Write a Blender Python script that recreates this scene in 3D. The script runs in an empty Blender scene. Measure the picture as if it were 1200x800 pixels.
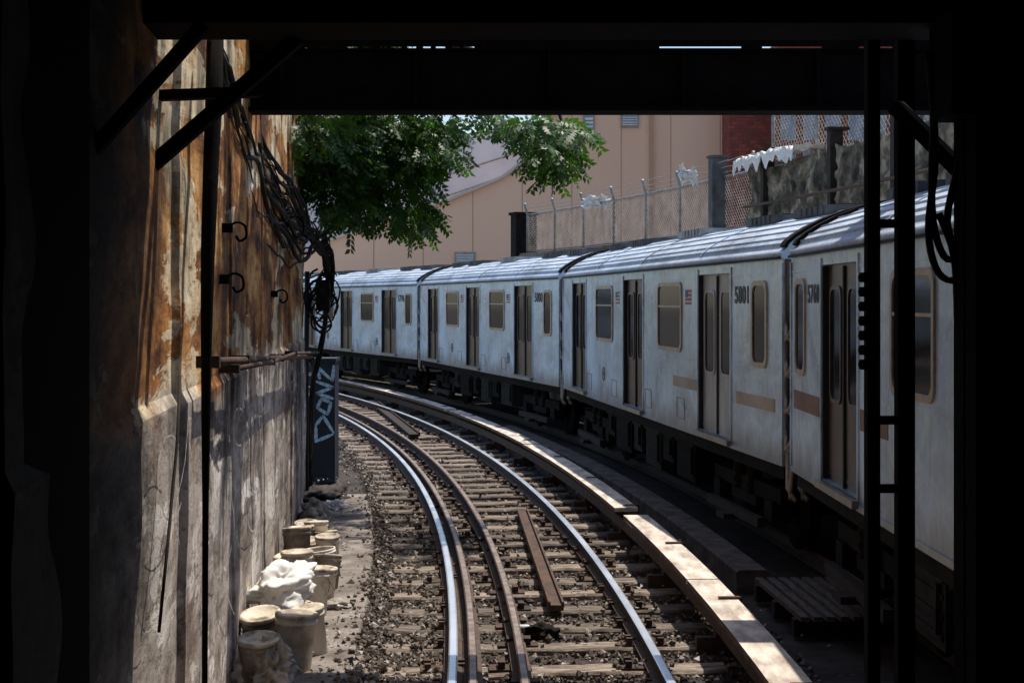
import bpy, bmesh, math, random
from mathutils import Vector, Matrix, noise
random.seed(7)
C=bpy.context.scene.collection
F=1700.0; CZ=2.6; HY=352.0
PI=math.pi
SX,SY=.285,.36      # sun direction slopes
def P(px,py,Y): return Vector(((px-600)/F*Y, Y, CZ-(py-HY)/F*Y))
def G(px,py,z=-.15):
    Y=(CZ-z)*F/(py-HY); return Vector(((px-600)/F*Y,Y,z))
CX,CY=-93.88,7.5
def arc(R,ph,z=0): return Vector((CX+R*math.cos(ph),CY+R*math.sin(ph),z))
def phY(R,Y): return math.asin((Y-CY)/R)
# ---------------------------------------------------------------- mesh builder
class MB:
    def __init__(s): s.v=[]; s.f=[]; s.m=[]; s.sm=[]
    def add(s,vs,fs,mi=0,sm=False):
        o=len(s.v); s.v+= [tuple(v) for v in vs]
        for f in fs: s.f.append([i+o for i in f]); s.m.append(mi); s.sm.append(sm)
    def hexa(s,p,mi=0):   # 8 points: bottom 4 ccw, top 4
        s.add(p,[(3,2,1,0),(4,5,6,7),(0,1,5,4),(1,2,6,5),(2,3,7,6),(3,0,4,7)],mi)
    def box(s,x0,x1,y0,y1,z0,z1,mi=0,M=None):
        p=[Vector(q) for q in ((x0,y0,z0),(x1,y0,z0),(x1,y1,z0),(x0,y1,z0),(x0,y0,z1),(x1,y0,z1),(x1,y1,z1),(x0,y1,z1))]
        if M: p=[M@q for q in p]
        s.hexa(p,mi)
    def bar(s,a,b,w,h,mi=0,up=Vector((0,0,1))):
        a=Vector(a);b=Vector(b); d=(b-a).normalized(); u=up
        if abs(d.dot(u))>.98: u=Vector((1,0,0))
        r=d.cross(u).normalized(); u=r.cross(d).normalized(); r=r*w/2; u=u*h/2
        s.hexa([a-r-u,a+r-u,b+r-u,b-r-u,a-r+u,a+r+u,b+r+u,b-r+u],mi)
    def tube(s,pts,r,n=6,mi=0,caps=True,sm=True):
        pts=[Vector(p) for p in pts]; rr=r if isinstance(r,(list,tuple)) else [r]*len(pts)
        vs=[]
        prev=None
        for i,p in enumerate(pts):
            d=(pts[min(i+1,len(pts)-1)]-pts[max(i-1,0)]).normalized()
            if prev is None:
                u=Vector((0,0,1)) if abs(d.z)<.9 else Vector((1,0,0))
                a=d.cross(u).normalized()
            else:
                a=(prev-d*prev.dot(d)).normalized()
            prev=a; b=d.cross(a)
            for k in range(n):
                t=2*PI*k/n; vs.append(p+(a*math.cos(t)+b*math.sin(t))*rr[i])
        fs=[]
        for i in range(len(pts)-1):
            for k in range(n):
                k2=(k+1)%n; fs.append((i*n+k,i*n+k2,(i+1)*n+k2,(i+1)*n+k))
        if caps: fs+= [tuple(range(n)),tuple(len(vs)-n+k for k in range(n))]
        s.add(vs,fs,mi,sm)
    def lathe(s,prof,c=(0,0,0),n=20,mi=0,axis='z',sm=True):
        vs=[];c=Vector(c)
        for (r,z) in prof:
            for k in range(n):
                t=2*PI*k/n
                q=Vector((r*math.cos(t),r*math.sin(t),z))
                if axis=='y': q=Vector((q.x,q.z,q.y))
                if axis=='x': q=Vector((q.z,q.x,q.y))
                vs.append(c+q)
        fs=[]
        for i in range(len(prof)-1):
            for k in range(n):
                k2=(k+1)%n; fs.append((i*n+k,i*n+k2,(i+1)*n+k2,(i+1)*n+k))
        s.add(vs,fs,mi,sm)
    def sweep(s,prof,R,pa,pb,step,mis=None,sm=False):
        n=max(1,int(abs(pb-pa)*R/step)); k=len(prof); vs=[]
        for i in range(n+1):
            ph=pa+(pb-pa)*i/n
            for (d,z) in prof: vs.append(arc(R+d,ph,z))
        o=len(s.v); s.v+=[tuple(v) for v in vs]
        for i in range(n):
            for j in range(k):
                j2=(j+1)%k
                s.f.append([o+i*k+j,o+i*k+j2,o+(i+1)*k+j2,o+(i+1)*k+j]); s.m.append(mis[j] if mis else 0); s.sm.append(sm)
        s.f.append([o+j for j in range(k)]); s.m.append(0); s.sm.append(False)
        s.f.append([o+n*k+j for j in range(k)][::-1]); s.m.append(0); s.sm.append(False)
    def mesh(s,name,mats):
        me=bpy.data.meshes.new(name); me.from_pydata(s.v,[],s.f)
        if not isinstance(mats,(list,tuple)): mats=[mats]
        for m in mats: me.materials.append(m)
        me.polygons.foreach_set('material_index',s.m)
        me.polygons.foreach_set('use_smooth',s.sm)
        bm=bmesh.new(); bm.from_mesh(me); bmesh.ops.recalc_face_normals(bm,faces=bm.faces); bm.to_mesh(me); bm.free()
        me.update(); return me
    def build(s,name,mats,parent=None):
        o=bpy.data.objects.new(name,s.mesh(name,mats)); C.objects.link(o)
        if parent: o.parent=parent
        return o
def tag(o,label=None,cat=None,group=None,kind=None):
    if label:o['label']=label
    if cat:o['category']=cat
    if group:o['group']=group
    if kind:o['kind']=kind
    return o
def empty(name,loc=(0,0,0),rz=0):
    o=bpy.data.objects.new(name,None); C.objects.link(o); o.location=loc; o.rotation_euler=(0,0,rz); o.empty_display_size=.2; return o
def copy_tree(o,parent=None):
    c=o.copy(); C.objects.link(c); c.parent=parent
    for ch in list(o.children): copy_tree(ch,c)
    return c
def text_obj(name,body,size,m,parent,mat4,ext=.002):
    cu=bpy.data.curves.new('t','FONT'); cu.body=body; cu.size=size; cu.extrude=ext; cu.align_x='CENTER'; cu.align_y='CENTER'; cu.offset=size*.025; cu.space_character=1.12
    to=bpy.data.objects.new('t',cu); C.objects.link(to)
    dg=bpy.context.evaluated_depsgraph_get(); me=bpy.data.meshes.new_from_object(to.evaluated_get(dg))
    bpy.data.objects.remove(to); me.materials.clear(); me.materials.append(m)
    me.transform(mat4)
    o=bpy.data.objects.new(name,me); C.objects.link(o)
    if parent:o.parent=parent
    return o
def par(o,t):
    o.parent=t; o.matrix_parent_inverse=Matrix.Translation(-Vector(t.location)) ; return o
def spline(pp,m=5):
    sm=[]
    for k in range(len(pp)-1):
        for w in range(m):
            u=w/m; p0=pp[max(k-1,0)];p1=pp[k];p2=pp[k+1];p3=pp[min(k+2,len(pp)-1)]
            sm.append(.5*((2*p1)+(p2-p0)*u+(2*p0-5*p1+4*p2-p3)*u*u+(3*p1-p0-3*p2+p3)*u**3))
    sm.append(pp[-1]); return sm
# ---------------------------------------------------------------- materials
def nodes(name):
    m=bpy.data.materials.new(name); m.use_nodes=True; nt=m.node_tree; b=nt.nodes['Principled BSDF']; return m,nt,b
def mapping(nt,scale,coord='Object'):
    tc=nt.nodes.new('ShaderNodeTexCoord'); mp=nt.nodes.new('ShaderNodeMapping'); mp.inputs['Scale'].default_value=scale
    nt.links.new(tc.outputs[coord],mp.inputs['Vector']); return mp
def noi(nt,vec,scale,detail=6,rough=.6,dist=0):
    n=nt.nodes.new('ShaderNodeTexNoise'); n.inputs['Scale'].default_value=scale; n.inputs['Detail'].default_value=detail
    n.inputs['Roughness'].default_value=rough; n.inputs['Distortion'].default_value=dist
    if vec: nt.links.new(vec,n.inputs['Vector'])
    return n
def ramp(nt,fac,stops):
    r=nt.nodes.new('ShaderNodeValToRGB'); e=r.color_ramp.elements
    while len(e)<len(stops): e.new(.5)
    for i,(p,c) in enumerate(stops):
        e[i].position=p; e[i].color=(c[0],c[1],c[2],1) if not isinstance(c,(int,float)) else (c,c,c,1)
    nt.links.new(fac,r.inputs['Fac']); return r
def mix(nt,fac,a,b,mode='MIX'):
    x=nt.nodes.new('ShaderNodeMix'); x.data_type='RGBA'; x.blend_type=mode
    for inp,v in ((x.inputs[0],fac),(x.inputs[6],a),(x.inputs[7],b)):
        if hasattr(v,'links'): nt.links.new(v,inp)
        elif isinstance(v,(int,float)): inp.default_value=v if inp.type=='VALUE' else (v,v,v,1)
        else: inp.default_value=(v[0],v[1],v[2],1)
    return x.outputs[2]
def mat(name,c1,c2,scale=4,stretch=(1,1,1),rough=.8,metal=0,bump=.3,bscale=None,c3=None,lo=.35,hi=.65,rvar=.1,spec=.5,coord='Object',perobj=None):
    m,nt,b=nodes(name); mp=mapping(nt,stretch,coord)
    vec=mp.outputs[0]
    if perobj:
        oi=nt.nodes.new('ShaderNodeObjectInfo'); cm=nt.nodes.new('ShaderNodeVectorMath'); cm.operation='MULTIPLY_ADD'; cm.inputs[1].default_value=(37,53,19)
        nt.links.new(oi.outputs['Random'],cm.inputs[0]); nt.links.new(vec,cm.inputs[2]); vec=cm.outputs[0]
    n=noi(nt,vec,scale)
    st=[(lo,c1),(hi,c2)]
    if c3: st=[(lo,c1),((lo+hi)/2,c2),(hi,c3)]
    r=ramp(nt,n.outputs['Fac'],st); col=r.outputs['Color']
    if perobj:
        r9=ramp(nt,oi.outputs['Random'],[(0,perobj[0]),(1,perobj[1])]); col=mix(nt,1.0,col,r9.outputs[0],'MULTIPLY')
    nt.links.new(col,b.inputs['Base Color'])
    b.inputs['Metallic'].default_value=metal; b.inputs['Specular IOR Level'].default_value=spec
    rr=nt.nodes.new('ShaderNodeMapRange'); rr.inputs['To Min'].default_value=max(0,rough-rvar); rr.inputs['To Max'].default_value=min(1,rough+rvar)
    nt.links.new(n.outputs['Fac'],rr.inputs['Value']); nt.links.new(rr.outputs[0],b.inputs['Roughness'])
    if bump:
        n2=noi(nt,vec,bscale or scale*5,8,.7); bu=nt.nodes.new('ShaderNodeBump'); bu.inputs['Strength'].default_value=bump; bu.inputs['Distance'].default_value=.02
        nt.links.new(n2.outputs['Fac'],bu.inputs['Height']); nt.links.new(bu.outputs[0],b.inputs['Normal'])
    return m
M={}
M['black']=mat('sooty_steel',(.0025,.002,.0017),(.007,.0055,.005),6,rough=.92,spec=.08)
M['rust']=mat('rust',(.04,.025,.018),(.13,.065,.04),9,rough=.85)
M['drust']=mat('dark_rust',(.012,.008,.006),(.04,.022,.014),9,rough=.85)
M['railside']=mat('rail_rust',(.035,.022,.017),(.12,.07,.045),12,rough=.8)
M['railhead']=mat('rail_head',(.68,.71,.76),(.92,.95,1),3,stretch=(1,.3,1),rough=.28,metal=.6,bump=.05)
M['railhead2']=mat('dull_rail_head',(.14,.1,.08),(.36,.28,.23),8,rough=.5,metal=.3,bump=.1)
M['tie']=mat('sleeper_wood',(.05,.036,.028),(.32,.25,.195),4,stretch=(1.2,8,3),rough=.9,bump=.8,c3=(.6,.5,.42),lo=.32,hi=.72,perobj=(.55,1.1))
M['plate']=mat('tie_plate',(.025,.015,.011),(.12,.06,.035),20,rough=.8,perobj=(.6,1.2))
M['bed']=mat('bed_dirt',(.016,.012,.009),(.075,.056,.044),3,rough=.95,bump=.9,bscale=25)
M['ground']=mat('ground_dirt',(.05,.045,.04),(.14,.12,.1),.5,rough=.95,bump=.5,bscale=9)
M['conc']=mat('walk_concrete',(.08,.064,.053),(.22,.185,.16),2.6,rough=.95,bump=.45,bscale=45,c3=(.36,.32,.285),lo=.3,hi=.72)
M['trough']=mat('trough_concrete',(.05,.035,.028),(.19,.14,.11),4,rough=.9,bump=.5)
M['stone']=mat('parapet_stone',(.025,.021,.014),(.14,.115,.075),3.4,stretch=(1,1,.8),rough=.95,bump=1,bscale=14,c3=(.42,.36,.27),lo=.36,hi=.66)
M['rwall']=mat('retaining_concrete',(.05,.045,.04),(.24,.2,.165),1.2,stretch=(1,1,.3),rough=.9,bump=.5)
M['cover']=mat('cover_board_paint',(.28,.21,.16),(.82,.72,.62),2.5,stretch=(3,1,3),rough=.65,bump=.3,lo=.3,hi=.62)
M['coverside']=mat('cover_board_side',(.06,.03,.02),(.2,.11,.07),4,rough=.8)
M['wood']=mat('weathered_board',(.06,.04,.03),(.2,.15,.12),6,stretch=(6,1,6),rough=.85)
M['frame']=mat('window_frame_metal',(.25,.22,.2),(.4,.36,.32),6,rough=.45,metal=.6,bump=.05)
M['tanframe']=mat('bronze_frame',(.34,.26,.19),(.58,.47,.36),6,rough=.4,metal=.2,bump=.05)
M['doordark']=mat('brown_door',(.05,.036,.03),(.14,.095,.075),3,rough=.35,metal=.3,bump=.05)  # brown darkened in the colour for recess shade and dark reflections
M['doorlight']=mat('steel_door',(.28,.26,.25),(.54,.54,.55),3,stretch=(1,1,.4),rough=.45,metal=.2,bump=.05)
M['rubber']=mat('rubber',(.01,.01,.01),(.022,.02,.019),5,rough=.7)
M['under']=mat('undercarriage_grime',(.004,.0038,.0035),(.02,.016,.013),6,rough=.9,bump=.4,spec=.15)
M['paleunder']=mat('equipment_box_paint',(.014,.013,.012),(.045,.04,.035),4,rough=.85,spec=.15)
M['num']=mat('number_black',(.01,.01,.012),(.03,.03,.033),9,rough=.5,bump=0)
M['red']=mat('decal_red',(.35,.03,.03),(.45,.06,.05),9,rough=.5,bump=0)
M['white']=mat('decal_white',(.6,.6,.6),(.75,.75,.75),9,rough=.5,bump=0)
M['blue']=mat('decal_blue',(.03,.05,.2),(.05,.08,.3),9,rough=.5,bump=0)
M['patch']=mat('tan_panel_patch',(.33,.26,.19),(.52,.44,.36),2,rough=.6,metal=.1,bump=.1)
M['patchred']=mat('red_brown_patch',(.16,.08,.055),(.3,.18,.13),2,rough=.6,metal=.1,bump=.1)
M['emblem']=mat('emblem_grey',(.3,.32,.36),(.5,.52,.56),9,rough=.5,bump=0)
M['spring']=mat('spring_tan',(.25,.2,.14),(.45,.38,.3),9,rough=.6)
M['bark']=mat('bark',(.03,.024,.018),(.09,.07,.055),6,stretch=(1,1,.3),rough=.95,bump=.8)
M['tan']=mat('tan_cladding',(.95,.57,.39),(1,.67,.48),.18,stretch=(1,1,.5),rough=.85,bump=.1,lo=.25,hi=.75)
M['tan2']=mat('tan_seam',(.55,.34,.22),(.62,.4,.28),.5,rough=.85,bump=0)
M['pale']=mat('pale_render',(.5,.57,.66),(.66,.73,.82),.3,rough=.85,bump=.1)
M['coping']=mat('coping_metal',(.6,.5,.42),(.75,.64,.55),.3,rough=.7,bump=0)
M['louver']=mat('louver_metal',(.7,.75,.8),(.85,.88,.9),3,rough=.5,bump=0)
M['galv']=mat('galvanised',(.2,.2,.2),(.38,.38,.38),6,rough=.55,metal=.4,bump=.05)
M['wire']=mat('fence_wire',(.2,.15,.12),(.5,.45,.4),3,rough=.7,metal=.1,bump=0)
M['grey']=mat('grey_pilaster',(.05,.05,.052),(.13,.13,.13),3,rough=.85,bump=.3)
M['bucket']=mat('bucket_plastic',(.28,.22,.17),(.74,.67,.57),5,rough=.5,bump=.15,lo=.34,hi=.54,perobj=(.75,1.1))
M['lid']=mat('lid_plastic',(.2,.14,.09),(.74,.64,.5),8,rough=.6,bump=.3,lo=.36,hi=.55,perobj=(.75,1.1))
M['dbucket']=mat('dirty_bucket',(.13,.1,.08),(.5,.43,.35),4,rough=.7,bump=.2)
M['bag']=mat('white_sack',(.72,.68,.62),(.9,.88,.84),3,rough=.6,bump=.3,bscale=8)
M['dbag']=mat('soiled_sack',(.2,.165,.13),(.58,.53,.46),5,rough=.8,bump=.6,bscale=14)
M['cable']=mat('cable_sheath',(.006,.0055,.005),(.05,.04,.032),7,rough=.75,spec=.2,lo=.4,hi=.75)
M['bluebox']=mat('blue_black_case',(.006,.011,.02),(.02,.03,.045),3,rough=.6,bump=.2)
M['chalk']=mat('chalk_paint',(.3,.27,.25),(.62,.59,.57),22,rough=.9,bump=0)
M['tagwhite']=mat('tag_paint',(.5,.75,1),(.65,.86,1),14,rough=.8,bump=0)
M['litter']=mat('litter_mix',(.1,.08,.06),(.4,.35,.3),60,rough=.8,bump=0,c3=(.65,.64,.62),lo=.4,hi=.66)
def glass(name,c,r=.08,sp=.35):
    m,nt,b=nodes(name); mp=mapping(nt,(1,1,1)); n=noi(nt,mp.outputs[0],3)
    rr=ramp(nt,n.outputs['Fac'],[(.3,c),(.75,tuple(x*2+.006 for x in c))]); nt.links.new(rr.outputs[0],b.inputs['Base Color'])
    mr=nt.nodes.new('ShaderNodeMapRange'); mr.inputs['To Min'].default_value=r*.5; mr.inputs['To Max'].default_value=r*2.2; nt.links.new(n.outputs['Fac'],mr.inputs['Value']); nt.links.new(mr.outputs[0],b.inputs['Roughness'])
    b.inputs['Specular IOR Level'].default_value=sp; b.inputs['IOR'].default_value=1.25
    return m
M['glass']=glass('dark_glass',(.01,.009,.009),.06,.25)
M['bglass']=glass('building_glass',(.2,.25,.32),.1,.6)
def steel(name,ca,cb,roof=False):
    m,nt,b=nodes(name)
    mp=mapping(nt,(1.5,1,.22) if not roof else (.2,1.5,1)); n1=noi(nt,mp.outputs[0],3.5,7,.65)
    mp2=mapping(nt,(.6,.5,.8)); n2=noi(nt,mp2.outputs[0],1.8,6,.65,.8)
    r1=ramp(nt,n1.outputs['Fac'],[(.3,ca),(.7,cb)])
    r2=ramp(nt,n2.outputs['Fac'],[(.33,(.6,.58,.57)),(.58,(1,1,1))])
    c=mix(nt,1.0,r1.outputs[0],r2.outputs[0],'MULTIPLY')
    mp3=mapping(nt,(5,3,.35) if not roof else (.8,3,3)); n3=noi(nt,mp3.outputs[0],4,7,.75); r3=ramp(nt,n3.outputs['Fac'],[(.55,0.0),(.7,.65)])
    c=mix(nt,r3.outputs[0],c,(.2,.15,.12))
    mp5=mapping(nt,(1,1,1)); n6=noi(nt,mp5.outputs[0],5,8,.7,2.0); r6=ramp(nt,n6.outputs['Fac'],[(.5,0.0),(.64,.45)]); c=mix(nt,r6.outputs[0],c,(.86,.94,1))
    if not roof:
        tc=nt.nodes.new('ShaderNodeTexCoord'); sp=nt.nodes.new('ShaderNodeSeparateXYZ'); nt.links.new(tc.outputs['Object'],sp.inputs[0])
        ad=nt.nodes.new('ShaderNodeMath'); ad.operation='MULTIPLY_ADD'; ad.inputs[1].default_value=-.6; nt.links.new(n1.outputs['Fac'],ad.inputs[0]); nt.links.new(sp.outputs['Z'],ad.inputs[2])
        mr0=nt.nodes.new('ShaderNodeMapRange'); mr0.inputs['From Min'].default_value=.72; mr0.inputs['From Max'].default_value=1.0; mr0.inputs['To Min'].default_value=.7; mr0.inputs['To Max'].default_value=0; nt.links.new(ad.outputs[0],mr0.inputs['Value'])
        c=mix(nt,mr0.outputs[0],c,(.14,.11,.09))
    nt.links.new(c,b.inputs['Base Color']); b.inputs['Metallic'].default_value=.25 if not roof else .0
    mr=nt.nodes.new('ShaderNodeMapRange'); mr.inputs['To Min'].default_value=.16 if not roof else .4; mr.inputs['To Max'].default_value=.5 if not roof else .75
    nt.links.new(n2.outputs['Fac'],mr.inputs['Value']); nt.links.new(mr.outputs[0],b.inputs['Roughness'])
    mp4=mapping(nt,(1.1,1,.9)); n4=noi(nt,mp4.outputs[0],2.2,3,.5); bu=nt.nodes.new('ShaderNodeBump'); bu.inputs['Strength'].default_value=.5; bu.inputs['Distance'].default_value=.03
    nt.links.new(n4.outputs['Fac'],bu.inputs['Height']); nt.links.new(bu.outputs[0],b.inputs['Normal'])
    return m
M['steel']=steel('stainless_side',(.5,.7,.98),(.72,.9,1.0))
M['roof']=steel('roof_steel',(.36,.45,.58),(.66,.76,.9),True)
def wallmat():
    m,nt,b=nodes('stained_wall')
    L_=nt.links.new
    tc=nt.nodes.new('ShaderNodeTexCoord'); sp=nt.nodes.new('ShaderNodeSeparateXYZ'); L_(tc.outputs['Object'],sp.inputs[0])
    # features run long along the wall, as worn horizontal lifts of paint and render
    e=mapping(nt,(1,.4,1)); a=mapping(nt,(1,.3,.8))
    n5=noi(nt,e.outputs[0],13,10,.75)
    nA=noi(nt,a.outputs[0],2.6,10,.68,.3)
    rA=ramp(nt,nA.outputs['Fac'],[(.3,(.025,.012,.007)),(.42,(.14,.05,.017)),(.52,(.5,.2,.05)),(.64,(.85,.48,.18))])
    nB=noi(nt,a.outputs[0],1.5,14,.66,.4); rB=ramp(nt,nB.outputs['Fac'],[(.515,0.0),(.53,1.0)])
    nC=noi(nt,e.outputs[0],5,8,.7); rC=ramp(nt,nC.outputs['Fac'],[(.3,(.6,.36,.16)),(.6,(1,.84,.58))])
    up=mix(nt,rB.outputs[0],rA.outputs[0],rC.outputs[0])
    nD=noi(nt,a.outputs[0],2.4,12,.74,.2)
    rD=ramp(nt,nD.outputs['Fac'],[(.32,(.05,.04,.035)),(.44,(.26,.21,.18)),(.56,(.56,.49,.43))])
    nE=noi(nt,e.outputs[0],1.8,14,.7,.3); rE=ramp(nt,nE.outputs['Fac'],[(.53,0.0),(.545,1.0)])
    rF=ramp(nt,nC.outputs['Fac'],[(.35,(.62,.54,.48)),(.6,(.92,.85,.78))])
    lo_=mix(nt,rE.outputs[0],rD.outputs[0],rF.outputs[0])
    n3=noi(nt,e.outputs[0],1.1,8,.65)
    ad=nt.nodes.new('ShaderNodeMath'); ad.operation='MULTIPLY_ADD'; ad.inputs[1].default_value=.9; L_(n3.outputs['Fac'],ad.inputs[0]); L_(sp.outputs['Z'],ad.inputs[2])
    mr=nt.nodes.new('ShaderNodeMapRange'); mr.inputs['From Min'].default_value=2.45; mr.inputs['From Max'].default_value=2.6; L_(ad.outputs[0],mr.inputs['Value'])
    c=mix(nt,mr.outputs[0],lo_,up)
    d=mapping(nt,(1,.75,.35)); n4=noi(nt,d.outputs[0],1.3,10,.66,.3); r4=ramp(nt,n4.outputs['Fac'],[(.4,.1),(.5,1.0)])
    c=mix(nt,.8,c,r4.outputs[0],'MULTIPLY')
    d2=mapping(nt,(1,1.3,.3)); n6=noi(nt,d2.outputs[0],1.9,8,.65,.2); r6=ramp(nt,n6.outputs['Fac'],[(.57,0.0),(.68,.6)])
    c=mix(nt,r6.outputs[0],c,(.3,.11,.03))
    r5=ramp(nt,n5.outputs['Fac'],[(.37,.15),(.47,1.0)]); c=mix(nt,.65,c,r5.outputs[0],'MULTIPLY')
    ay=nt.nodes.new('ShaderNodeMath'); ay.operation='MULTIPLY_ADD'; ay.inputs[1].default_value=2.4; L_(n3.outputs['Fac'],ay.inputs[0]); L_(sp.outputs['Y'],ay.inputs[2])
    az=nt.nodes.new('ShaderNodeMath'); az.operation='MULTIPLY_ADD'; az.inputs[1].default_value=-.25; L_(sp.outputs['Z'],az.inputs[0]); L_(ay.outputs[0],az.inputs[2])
    my=nt.nodes.new('ShaderNodeMapRange'); my.inputs['From Min'].default_value=6.2; my.inputs['From Max'].default_value=8.0; my.inputs['To Min'].default_value=.08; L_(az.outputs[0],my.inputs['Value'])  # darkens the near end in the colour, standing in for deck shade
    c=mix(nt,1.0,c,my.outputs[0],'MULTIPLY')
    L_(c,b.inputs['Base Color']); b.inputs['Roughness'].default_value=.8; b.inputs['Specular IOR Level'].default_value=.25
    bu=nt.nodes.new('ShaderNodeBump'); bu.inputs['Strength'].default_value=.6; bu.inputs['Distance'].default_value=.02
    L_(n5.outputs['Fac'],bu.inputs['Height']); bu2=nt.nodes.new('ShaderNodeBump'); bu2.inputs['Strength'].default_value=.4; bu2.inputs['Distance'].default_value=.02
    L_(rB.outputs[0],bu2.inputs['Height']); L_(bu.outputs[0],bu2.inputs['Normal'])
    bu3=nt.nodes.new('ShaderNodeBump'); bu3.inputs['Strength'].default_value=.4; bu3.inputs['Distance'].default_value=.02; L_(rE.outputs[0],bu3.inputs['Height']); L_(bu2.outputs[0],bu3.inputs['Normal']); L_(bu3.outputs[0],b.inputs['Normal'])
    return m
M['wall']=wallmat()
m,nt,b=nodes('ballast_stone'); ge=nt.nodes.new('ShaderNodeNewGeometry')
r=ramp(nt,ge.outputs['Random Per Island'],[(0,(.04,.03,.023)),(.5,(.125,.095,.074)),(.85,(.26,.215,.175)),(1,(.5,.46,.42))]); nt.links.new(r.outputs[0],b.inputs['Base Color']); b.inputs['Roughness'].default_value=.9
M['ballast']=m
m,nt,b=nodes('leaf'); ge=nt.nodes.new('ShaderNodeNewGeometry')
r=ramp(nt,ge.outputs['Random Per Island'],[(0,(.012,.04,.007)),(.7,(.032,.09,.014)),(1,(.1,.19,.035))]); nt.links.new(r.outputs[0],b.inputs['Base Color']); b.inputs['Roughness'].default_value=.5; b.inputs['Specular IOR Level'].default_value=.35
tr=nt.nodes.new('ShaderNodeBsdfTranslucent'); tr.inputs[0].default_value=(.1,.26,.02,1); ms=nt.nodes.new('ShaderNodeMixShader'); ms.inputs[0].default_value=.25
nt.links.new(b.outputs[0],ms.inputs[1]); nt.links.new(tr.outputs[0],ms.inputs[2]); nt.links.new(ms.outputs[0],nt.nodes['Material Output'].inputs['Surface'])
M['leaf']=m
m,nt,b=nodes('red_brick'); mp=mapping(nt,(1,1,1)); sx=nt.nodes.new('ShaderNodeSeparateXYZ'); cb=nt.nodes.new('ShaderNodeCombineXYZ'); nt.links.new(mp.outputs[0],sx.inputs[0])
ad=nt.nodes.new('ShaderNodeMath'); nt.links.new(sx.outputs[0],ad.inputs[0]); nt.links.new(sx.outputs[1],ad.inputs[1]); nt.links.new(ad.outputs[0],cb.inputs[0]); nt.links.new(sx.outputs[2],cb.inputs[1])
bt=nt.nodes.new('ShaderNodeTexBrick'); bt.inputs['Scale'].default_value=1.6; bt.inputs['Color1'].default_value=(.42,.08,.05,1); bt.inputs['Color2'].default_value=(.22,.05,.035,1); bt.inputs['Mortar'].default_value=(.12,.07,.06,1); bt.inputs['Mortar Size'].default_value=.03
nt.links.new(cb.outputs[0],bt.inputs['Vector']); nt.links.new(bt.outputs['Color'],b.inputs['Base Color']); b.inputs['Roughness'].default_value=.9
M['brick']=m
# ---------------------------------------------------------------- setting
g=MB(); g.add([(-300,-60,-.26),(300,-60,-.26),(300,500,-.26),(-300,500,-.26)],[(0,1,2,3)]); tag(g.build('ground',M['ground']),kind='structure')
g=MB(); nr,npx=40,260; vs=[];fs=[]
for i in range(npx+1):
    ph=-.08+.62*i/npx
    for j in range(nr+1):
        R=91.6+8.6*j/nr; p=arc(R,ph); z=-.2+.03*noise.noise(p*3)+.012*noise.noise(p*11)
        vs.append((p.x,p.y,z))
for i in range(npx):
    for j in range(nr):
        a=i*(nr+1)+j; fs.append((a,a+1,a+nr+2,a+nr+1))
g.add(vs,fs,0,True); tag(g.build('track_bed',M['bed']),kind='structure')
g=MB(); vs=[];fs=[]; npx=240; nr=14
for i in range(npx+1):
    ph=-.03+.17*i/npx
    for j in range(nr+1):
        u=j/nr; ra=91.75; rb=92.8+.03*noise.noise(Vector((ph*60,3,1)))+.02*noise.noise(Vector((ph*260,3,1))); R=ra+(rb-ra)*u; p=arc(R,ph)
        z=-.12+.006*noise.noise(p*2.2)
        if j==nr: z=-.26; 
        vs.append((p.x,p.y,z))
for i in range(npx):
    for j in range(nr):
        a=i*(nr+1)+j; fs.append((a,a+nr+1,a+nr+2,a+1))
g.add(vs,fs,0,False)
tag(g.build('walkway',M['conc']),kind='structure')
# sleepers
TS=.68; ties=[]
t0=empty('railway_sleeper')
def sleeper_mesh(L0=-1.36,L1=1.36):
    g=MB(); n=24; vs=[];fs=[]
    for i in range(n+1):
        x=L0+(L1-L0)*i/n; w=.12+.014*noise.noise(Vector((x*3,1,1))); w2=.12+.02*noise.noise(Vector((x*5,8,1))); zt=-.145+.014*noise.noise(Vector((x*3.3,5,2)))
        vs+=[(x,-w,-.32),(x,w2,-.32),(x,w2,zt-.02),(x,w2-.018,zt),(x,-w+.018,zt),(x,-w,zt-.02)]
    for i in range(n):
        for j in range(6):
            j2=(j+1)%6; fs.append((i*6+j,i*6+j2,i*6+6+j2,i*6+6+j))
    fs.append(tuple(range(6))); fs.append(tuple(n*6+j for j in range(6)))
    g.add(vs,fs); return g
sleeper_mesh().build('timber',M['tie'],t0)
for x in (-.75,.75):
    g=MB(); g.box(x-.18,x+.18,-.09,.09,-.15,-.128)
    for sx_ in (-.125,.125):
        for sy in (-.055,.055):
            g.box(x+sx_-.024,x+sx_+.024,sy-.02,sy+.02,-.128,-.08)
    g.build('tie_plate',M['plate'],t0)
g=MB(); g.box(-.42,-.1,-.08,.08,-.15,-.128); g.box(-.35,-.3,-.06,.06,-.128,-.075);g.box(-.21,-.16,-.06,.06,-.128,-.075); g.build('tie_plate',M['plate'],t0)
n=int((phY(94.25,47)-phY(94.25,8.2))*94.25/TS)
for i in range(n):
    o=t0 if i==0 else copy_tree(t0)
    ph=phY(94.25,8.2)+i*TS/94.25
    o.location=arc(94.25+random.uniform(-.09,.09),ph+random.uniform(-.0006,.0006),random.uniform(-.02,.006)); o.rotation_euler=(random.uniform(-.03,.03),random.uniform(-.006,.006),ph+random.uniform(-.035,.035))
    tag(o,'weathered timber sleeper lying across under the empty curving track','sleeper','timber sleepers of the empty track')
    ties.append(ph)
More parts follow.
